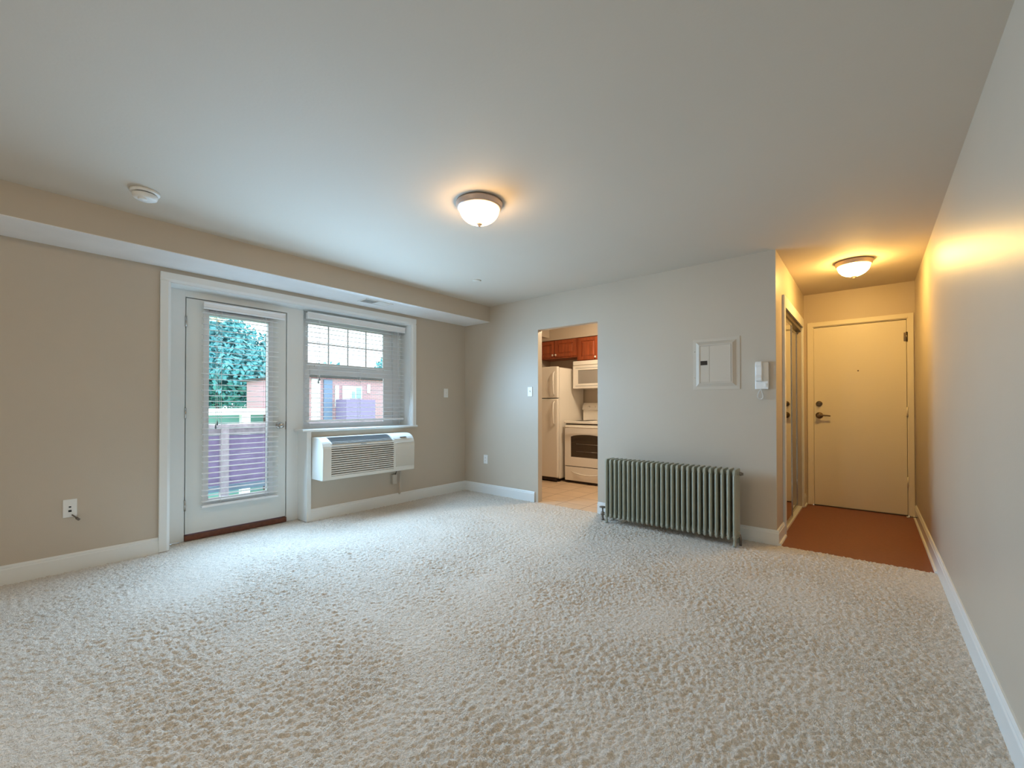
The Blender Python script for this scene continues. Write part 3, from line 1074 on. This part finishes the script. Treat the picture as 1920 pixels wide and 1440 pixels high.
# ------------------------------------------------------------------ mirrored closet
cc = B()
cc.box(XE, XE + .020, CY0 - .07, CY0, 0, CZ).box(XE, XE + .020, CY1, CY1 + .07, 0, CZ)
cc.box(XE, XE + .020, CY0 - .07, CY1 + .07, CZ, CZ + .10)
struct(cc.build('trim_closet_casing', M['trim'], bevel=.003), 'white casing around the mirrored closet', 'casing')
tk = B().box(XE - .075, XE + .002, CY0, CY1, CZ - .045, CZ)
struct(tk.build('trim_closet_track', M['track']), 'bronze top track of the closet doors', 'track')
struct(B().box(XE - .075, XE + .004, CY0, CY1, -0.006, 0.012).build('trim_closet_sill', M['trim']),
       'white bottom track of the closet doors', 'track')


def mirror_door(label, x, y0, y1, strip):
    t = thing('closet_door', label, 'closet door', (x, (y0 + y1) / 2, 0.012), 'mirrored sliding closet doors')
    B().box(x - .006, x, y0 + .02, y1 - .02, .035, CZ - .055).build('mirror', M['mirror'], t)
    f = B()
    f.box(x - .012, x + .006, y0, y0 + .022, .012, CZ - .045).box(x - .012, x + .006, y1 - .022, y1, .012, CZ - .045)
    f.box(x - .012, x + .006, y0 + .022, y1 - .022, .012, .040).box(x - .012, x + .006, y0 + .022, y1 - .022, CZ - .075, CZ - .045)
    f.build('door_frame', strip, t, bevel=.001)
    return t


mirror_door('front mirrored closet door nearer the living room, reflecting the entry lock', XE - .016, CY0 + .004, 1.055, M['chrome'])
mirror_door('rear mirrored closet door nearer the entry door', XE - .042, 1.02, CY1 - .004, M['chrome'])

# ------------------------------------------------------------------ kitchen
fg = thing('refrigerator', 'white top-freezer refrigerator beside the range', 'refrigerator', (0.34, 1.62, 0))
FX0, FX1, FY, FZ = 0.010, 0.680, 1.250, 1.738
B().box(FX0, FX1, FY + .065, 2.02, 0.045, FZ - .012).build('cabinet_body', M['fridge'], fg, bevel=.008)
B().box(FX0, FX1, FY, FY + .058, 1.262, FZ).build('freezer_door', M['fridge'], fg, bevel=.014, seg=3)
B().box(FX0, FX1, FY, FY + .058, 0.065, 1.250).build('fridge_door', M['fridge'], fg, bevel=.014, seg=3)
B().box(FX0 + .02, FX1 - .02, FY + .05, FY + .065, 0.07, FZ - .03).build('door_gasket', M['acg'], fg)
for nm, z0, z1 in (('freezer_handle', 1.30, 1.66), ('fridge_handle', 0.86, 1.21)):
    m = B()
    m.tube([(FX1 - .055, FY + .002, z0), (FX1 - .055, FY - .030, z0 + .03), (FX1 - .055, FY - .034, (z0 + z1) / 2),
            (FX1 - .055, FY - .030, z1 - .03), (FX1 - .055, FY + .002, z1)], 0.010, 10)
    m.build(nm, M['enamel'], fg)
B().box(FX0 + .02, FX1 - .05, FY + .03, FY + .10, 0.015, 0.060).build('toe_grille', M['cabdark'], fg)
for x in (FX0 + .05, FX1 - .05):
    for y in (FY + .09, 1.96):
        B().lathe([(0.022, 0), (0.022, .02), (0.012, .025), (0.012, .05)], (x, y, -0.004), 'z', 14).build('foot', M['cabdark'], fg)

rg = thing('kitchen_range', 'white free-standing electric range with windowed oven door', 'range', (1.12, 1.70, 0))
SX0, SX1, SY = 0.738, 1.498, 1.360
B().box(SX0, SX1, SY + .045, 2.02, 0.050, 0.895).build('range_body', M['enamel'], rg, bevel=.004)
B().box(SX0 - .002, SX1 + .002, SY - .005, 2.02, 0.880, 0.914).build('cooktop', M['enamel'], rg, bevel=.006, seg=3)
for (x, y, r) in ((0.93, 1.56, .10), (1.30, 1.56, .08), (0.93, 1.83, .08), (1.30, 1.83, .10)):
    m = B()
    for k in range(4):
        m.lathe([(r * (.3 + .22 * k), 0), (r * (.3 + .22 * k) + .007, .003), (r * (.3 + .22 * k) + .013, 0)], (x, y, .916), 'z', 28, caps=False)
    m.build('burner_coil', M['black'], rg)
B().prism([(2.02, 0.914), (1.90, 0.914), (1.90, 1.05), (1.905, 1.07), (1.865, 1.085), (1.885, 1.155), (1.92, 1.19), (2.02, 1.19)],
          SX0 + .0, SX1, 'x').build('control_backguard', M['enamel'], rg, bevel=.008, seg=3)
for x in (0.86, 0.96, 1.28, 1.38):
    B().lathe([(0.022, 0), (0.022, -0.012), (0.018, -0.022), (0.004, -0.024)], (x, 1.878, 1.122), 'y', 20).build('control_knob', M['enamel'], rg)
odr = B()
ox0, ox1, oz0, oz1 = 0.845, 1.391, 0.385, 0.700
odr.box(SX0 + .004, ox0, SY, SY + .042, 0.252, 0.862).box(ox1, SX1 - .004, SY, SY + .042, 0.252, 0.862)
odr.box(ox0, ox1, SY, SY + .042, 0.252, oz0).box(ox0, ox1, SY, SY + .042, oz1 + .03, 0.862)
# arched top edge of the oven window
arch = [(ox0, oz1 + .03), (ox0, oz1 - .015)] + [(ox0 + (ox1 - ox0) * k / 12, oz1 - .015 + .035 * math.sin(math.pi * k / 12) ** .6) for k in range(1, 12)] + [(ox1, oz1 - .015), (ox1, oz1 + .03)]
odr.prism([(a, b_) for a, b_ in arch], SY, SY + .042, 'y')
od = odr.build('oven_door', M['enamel'], rg)
B().box(ox0, ox1, SY + .006, SY + .012, oz0, oz1 + .03).build('oven_window', M['ovenglass'], od)
rk = B()
for z in (0.47, 0.58):
    rk.tube([(ox0 + .09, SY + .0045, z), (ox1 - .09, SY + .0045, z)], 0.0018, 6)
rk.build('oven_rack', M['rack'], od)
B().tube([(SX0 + .02, SY, .835), (SX0 + .03, SY - .035, .832), (SX0 + .10, SY - .045, .830), (SX1 - .10, SY - .045, .830),
          (SX1 - .03, SY - .035, .832), (SX1 - .02, SY, .835)], 0.014, 12).build('oven_handle', M['enamel'], od)
B().box(SX0 + .006, SX1 - .006, SY + .030, SY + .050, .862, .880).build('top_gap_shade', M['cabdark'], rg)  # dark strip standing in for shade above the oven door
B().box(SX0 + .006, SX1 - .006, SY + .012, SY + .050, 0.236, 0.256).box(SX0 + .006, SX1 - .006, SY + .03, SY + .06, 0.0, 0.045).build('drawer_gap_shade', M['cabdark'], rg)  # dark fillers standing in for shade around the drawer
sdw = B().box(SX0 + .004, SX1 - .004, SY, SY + .042, 0.035, 0.240).build('storage_drawer', M['enamel'], rg, bevel=.004)
B().tube([(0.85, SY + .004, .172), (0.92, SY - .012, .150), (1.02, SY - .020, .136), (1.118, SY - .022, .131), (1.22, SY - .020, .136),
          (1.32, SY - .012, .150), (1.39, SY + .004, .172)], [.004, .008, .010, .010, .010, .008, .004], 10).build('drawer_pull', M['enamel'], sdw)
B().box(SX0 + .03, SX1 - .03, SY + .06, 1.98, -0.004, 0.052).build('plinth', M['cabdark'], rg)

mw = thing('microwave', 'white over-the-range microwave mounted under the wall cabinet', 'microwave', (1.12, 1.82, 1.41))
B().box(SX0, SX1, 1.625, 2.045, 1.410, 1.832).build('microwave_body', M['enamel'], mw, bevel=.006)
B().box(SX0, SX1, 1.600, 1.622, 1.768, 1.832).build('vent_strip', M['enamel'], mw, bevel=.004)
md = B()
mx0, mx1, mz0, mz1 = 0.828, 1.235, 1.482, 1.690
md.box(SX0, mx0, 1.598, 1.622, 1.412, 1.762).box(mx1, SX1 - .18, 1.598, 1.622, 1.412, 1.762)
md.box(mx0, mx1, 1.598, 1.622, 1.412, mz0).box(mx0, mx1, 1.598, 1.622, mz1, 1.762)
mdo = md.build('microwave_door', M['enamel'], mw, bevel=.002)
B().box(mx0, mx1, 1.605, 1.610, mz0, mz1).build('door_window', M['mwglass'], mdo)
fr2 = B()
for (a, b_, c, d_) in ((mx0 - .045, mx1 + .03, mz1 + .028, mz1 + .034), (mx0 - .045, mx1 + .03, mz0 - .038, mz0 - .032)):
    B().box(a, b_, 1.596, 1.598, c, d_).build('door_bead', M['acg'], mdo)

B().box(SX1 - .175, SX1, 1.598, 1.622, 1.412, 1.762).build('keypad', M['enamel'], mw, bevel=.003)


def wall_cab(label, x0, x1, z0, z1, doors):
    t = thing('wall_cabinet', label, 'cabinet', ((x0 + x1) / 2, 1.9, z0), 'cherry wall cabinets')
    B().box(x0, x1, 1.722, 2.045, z0, z1).build('cabinet_body', M['cab'], t)
    for (a, b_, kx) in doors:
        c, d_ = z0 + .022, z1 - .012
        m = B()
        s = .050
        m.box(a, a + s, 1.702, 1.722, c, d_).box(b_ - s, b_, 1.702, 1.722, c, d_)
        m.box(a + s, b_ - s, 1.702, 1.722, c, c + s).box(a + s, b_ - s, 1.702, 1.722, d_ - s, d_)
        # raised centre panel with sloping edges
        i0, i1, j0, j1 = a + s, b_ - s, c + s, d_ - s
        e = .028
        vs = [(i0, 1.716, j0), (i1, 1.716, j0), (i1, 1.716, j1), (i0, 1.716, j1),
              (i0 + e, 1.705, j0 + e), (i1 - e, 1.705, j0 + e), (i1 - e, 1.705, j1 - e), (i0 + e, 1.705, j1 - e)]
        m.add(vs, [(0, 1, 5, 4), (1, 2, 6, 5), (2, 3, 7, 6), (3, 0, 4, 7), (4, 5, 6, 7)])
        dd = m.build('cabinet_door', M['cab'], t, bevel=.003)
        B().lathe([(0.007, 0), (0.006, -0.010), (0.015, -0.016), (0.016, -0.022), (0.008, -0.028), (0.001, -0.029)],
                  (kx, 1.702, c + .032), 'y', 18, caps=False).build('knob', M['knob'], dd)
    return t


wall_cab('two-door cherry wall cabinet above the refrigerator', 0.003, 0.738, 1.915, 2.213, ((0.015, 0.318, 0.295), (0.330, 0.722, 0.355)))
wall_cab('cherry wall cabinet directly above the microwave', 0.741, 1.498, 1.836, 2.213, ((0.770, 1.105, 1.075), (1.125, 1.480, 1.150)))

# ------------------------------------------------------------------ outdoors
struct(B().box(-1.75, WT, -4.6, 2.4, -0.16, -0.06).build('floor_balcony', M['deck']), 'grey balcony deck outside the door', 'balcony deck')
rl = thing('balcony_railing', 'weathered wooden balcony railing with mauve boards outside the door', 'railing', (-1.62, -1.2, -0.06))
for i, y in enumerate((-4.3, -2.395, -0.35, 1.7)):
    B().box(-1.655, -1.565, y - .040, y + .040, -0.06, 0.925).build('railing_post', M['wood_rail'], rl, bevel=.004)
B().box(-1.70, -1.56, -4.5, 2.3, 0.885, 0.925).build('top_rail', M['wood_rail'], rl, bevel=.004)
B().box(-1.650, -1.610, -4.5, 2.3, 0.795, 0.880).build('upper_board', M['wood_rail'], rl, bevel=.003)
B().box(-1.650, -1.610, -4.5, 2.3, 0.130, 0.200).build('lower_board', M['deck'], rl, bevel=.003)
pn = B()
for k in range(11):
    z = 0.205 + k * .0535
    pn.box(-1.642, -1.622, -4.5, 2.3, z, z + .0505)
pn.build('board_panel', M['wood_panel'], rl)

tag(B().box(-60, -1.9, -40, 50, -2.9, -2.8).build('lawn', M['grass']), 'bright green lawn far below the balcony', 'lawn', kind='structure')

# brick apartment building across the lawn
bd = thing('apartment_building', 'pale red brick building with white windows seen through the window', 'building', (-17, 7, -2.8))
B().box(-20, -14, 4.0, 16.0, -2.8, 2.36).build('brick_wall', M['brick'], bd)
B().box(-20.3, -13.8, 3.8, 16.2, 2.36, 2.46).build('roof_edge', M['roof_out'], bd)
B().box(-13.99, -13.90, 4.45, 4.80, -2.8, 2.3).build('white_column', M['white_out'], bd)
B().box(-13.99, -13.93, 4.98, 5.36, -2.8, 2.30).build('stair_opening_shade', M['shade_out'], bd)  # flat block, the opening's shade put into its colour
for (y0, y1, z0, z1) in ((5.50, 5.66, 1.1, 2.05), (5.85, 6.20, 1.1, 2.05)):
    f = B().box(-13.99, -13.93, y0, y1, z0, z1).build('window_frame', M['white_out'], bd)
f = B().box(-13.99, -13.93, 6.22, 6.80, 1.45, 2.05).build('window_frame', M['white_out'], bd)
B().box(-13.93, -13.92, 6.28, 6.45, 1.50, 1.80).build('pane', M['pane_out'], f)
B().box(-13.93, -13.92, 6.50, 6.75, 1.50, 1.98).build('pane', M['pane_out'], f)
f = B().box(-13.99, -13.93, 7.08, 7.22, 1.75, 2.15).build('window_frame', M['white_out'], bd)
bc = B().box(-13.9, -13.0, 5.5, 6.9, 0.45, 0.6).box(-13.05, -13.0, 5.5, 6.9, 0.6, 1.42).box(-13.9, -13.05, 6.85, 6.9, .6, 1.42).box(-13.9, -13.05, 5.5, 5.55, .6, 1.42)
bc.build('balcony', M['balc_out'], bd)
B().box(-13.99, -13.93, 5.9, 6.85, -0.4, 0.42).build('recess_shade', M['shade_out'], bd)  # block coloured dark in place of a shaded recess

# white walkway roof of the next building, seen below the tree through the door
wk = thing('covered_walkway', 'white flat-roofed walkway with posts seen below the tree through the door', 'walkway', (-16, -1, -2.8))
B().box(-18, -14, -6.0, 3.9, 0.80, 1.03).build('walkway_roof', M['white_out'], wk)
B().box(-18, -17.6, -6.0, 3.9, -2.8, 0.80).build('back_wall', M['pane_out'], wk)
for y in (-5.0, -2.2, 0.55, 1.98, 3.6):
    B().box(-14.3, -13.98, y - .14, y + .14, -2.8, 0.80).build('post', M['white_out'], wk)


def make_tree(name, label, c, rx, ry, rz, n, size, mt, trunk_r, z0=-2.8, blobs=14, seed=1):
    rnd = np.random.default_rng(seed)
    t = thing(name, label, 'tree', (c[0], c[1], z0), 'trees beyond the lawn')
    cen = []
    for i in range(blobs):
        u = rnd.normal(size=3)
        u /= np.linalg.norm(u)
        rr = rnd.uniform(.25, .75)
        cen.append(np.array(c) + u * np.array((rx, ry, rz)) * rr)
    cen = np.array(cen)
    k = rnd.integers(0, blobs, n)
    u = rnd.normal(size=(n, 3))
    u /= np.linalg.norm(u, axis=1)[:, None]
    p = cen[k] + u * np.array((rx, ry, rz)) * rnd.uniform(.18, .42, (n, 1))
    a = rnd.normal(size=(n, 3))
    a /= np.linalg.norm(a, axis=1)[:, None]
    b_ = np.cross(a, u)
    b_ /= (np.linalg.norm(b_, axis=1)[:, None] + 1e-6)
    s = size * rnd.uniform(.6, 1.4, (n, 1))
    v = np.stack([p - a * s, p - b_ * s * .55, p + a * s, p + b_ * s * .55], 1).reshape(-1, 3)
    v -= np.array((c[0], c[1], z0))
    me = bpy.data.meshes.new('foliage')
    me.vertices.add(len(v))
    me.vertices.foreach_set('co', v.ravel())
    me.loops.add(4 * n)
    me.loops.foreach_set('vertex_index', np.arange(4 * n))
    me.polygons.add(n)
    me.polygons.foreach_set('loop_start', np.arange(0, 4 * n, 4))
    me.polygons.foreach_set('loop_total', np.full(n, 4))
    me.update()
    me.validate()
    me.materials.append(mt)
    o = bpy.data.objects.new('foliage', me)
    COL.objects.link(o)
    o.parent = t
    m = B().tube([(c[0], c[1], z0), (c[0] + .1, c[1], z0 + (c[2] - z0) * .5), (c[0], c[1] + .1, c[2])], [trunk_r, trunk_r * .8, trunk_r * .4], 10)
    for i in range(min(7, blobs)):
        m.tube([(c[0], c[1], z0 + (c[2] - z0) * .6), tuple(cen[i])], [trunk_r * .35, trunk_r * .1], 8)
    m.build('trunk', M['bark'], t)
    return t


make_tree('leafy_tree', 'big leafy tree filling the view through the balcony door', (-24.6, 4.0, 3.3), 3.1, 3.7, 3.2, 22000, .15, M['leaf'], .25, blobs=26, seed=3)
make_tree('leafy_tree', 'low distant treetop left over the brick roof in the window', (-34, 11.0, 3.3), 3.2, 2.6, 3.2, 5000, .25, M['leaf'], .3, blobs=14, seed=5)
make_tree('leafy_tree', 'distant treetop over the middle of the brick roof in the window', (-36, 17.0, 3.0), 3.0, 3.0, 2.9, 5000, .25, M['leaf'], .3, blobs=14, seed=8)
make_tree('leafy_tree', 'distant treetop at the right edge of the window view', (-34, 22.5, 3.2), 3.2, 3.2, 3.4, 5000, .25, M['leaf'], .3, blobs=14, seed=9)

for o in bpy.data.objects:
    if '_b' in o:
        del o['_b']
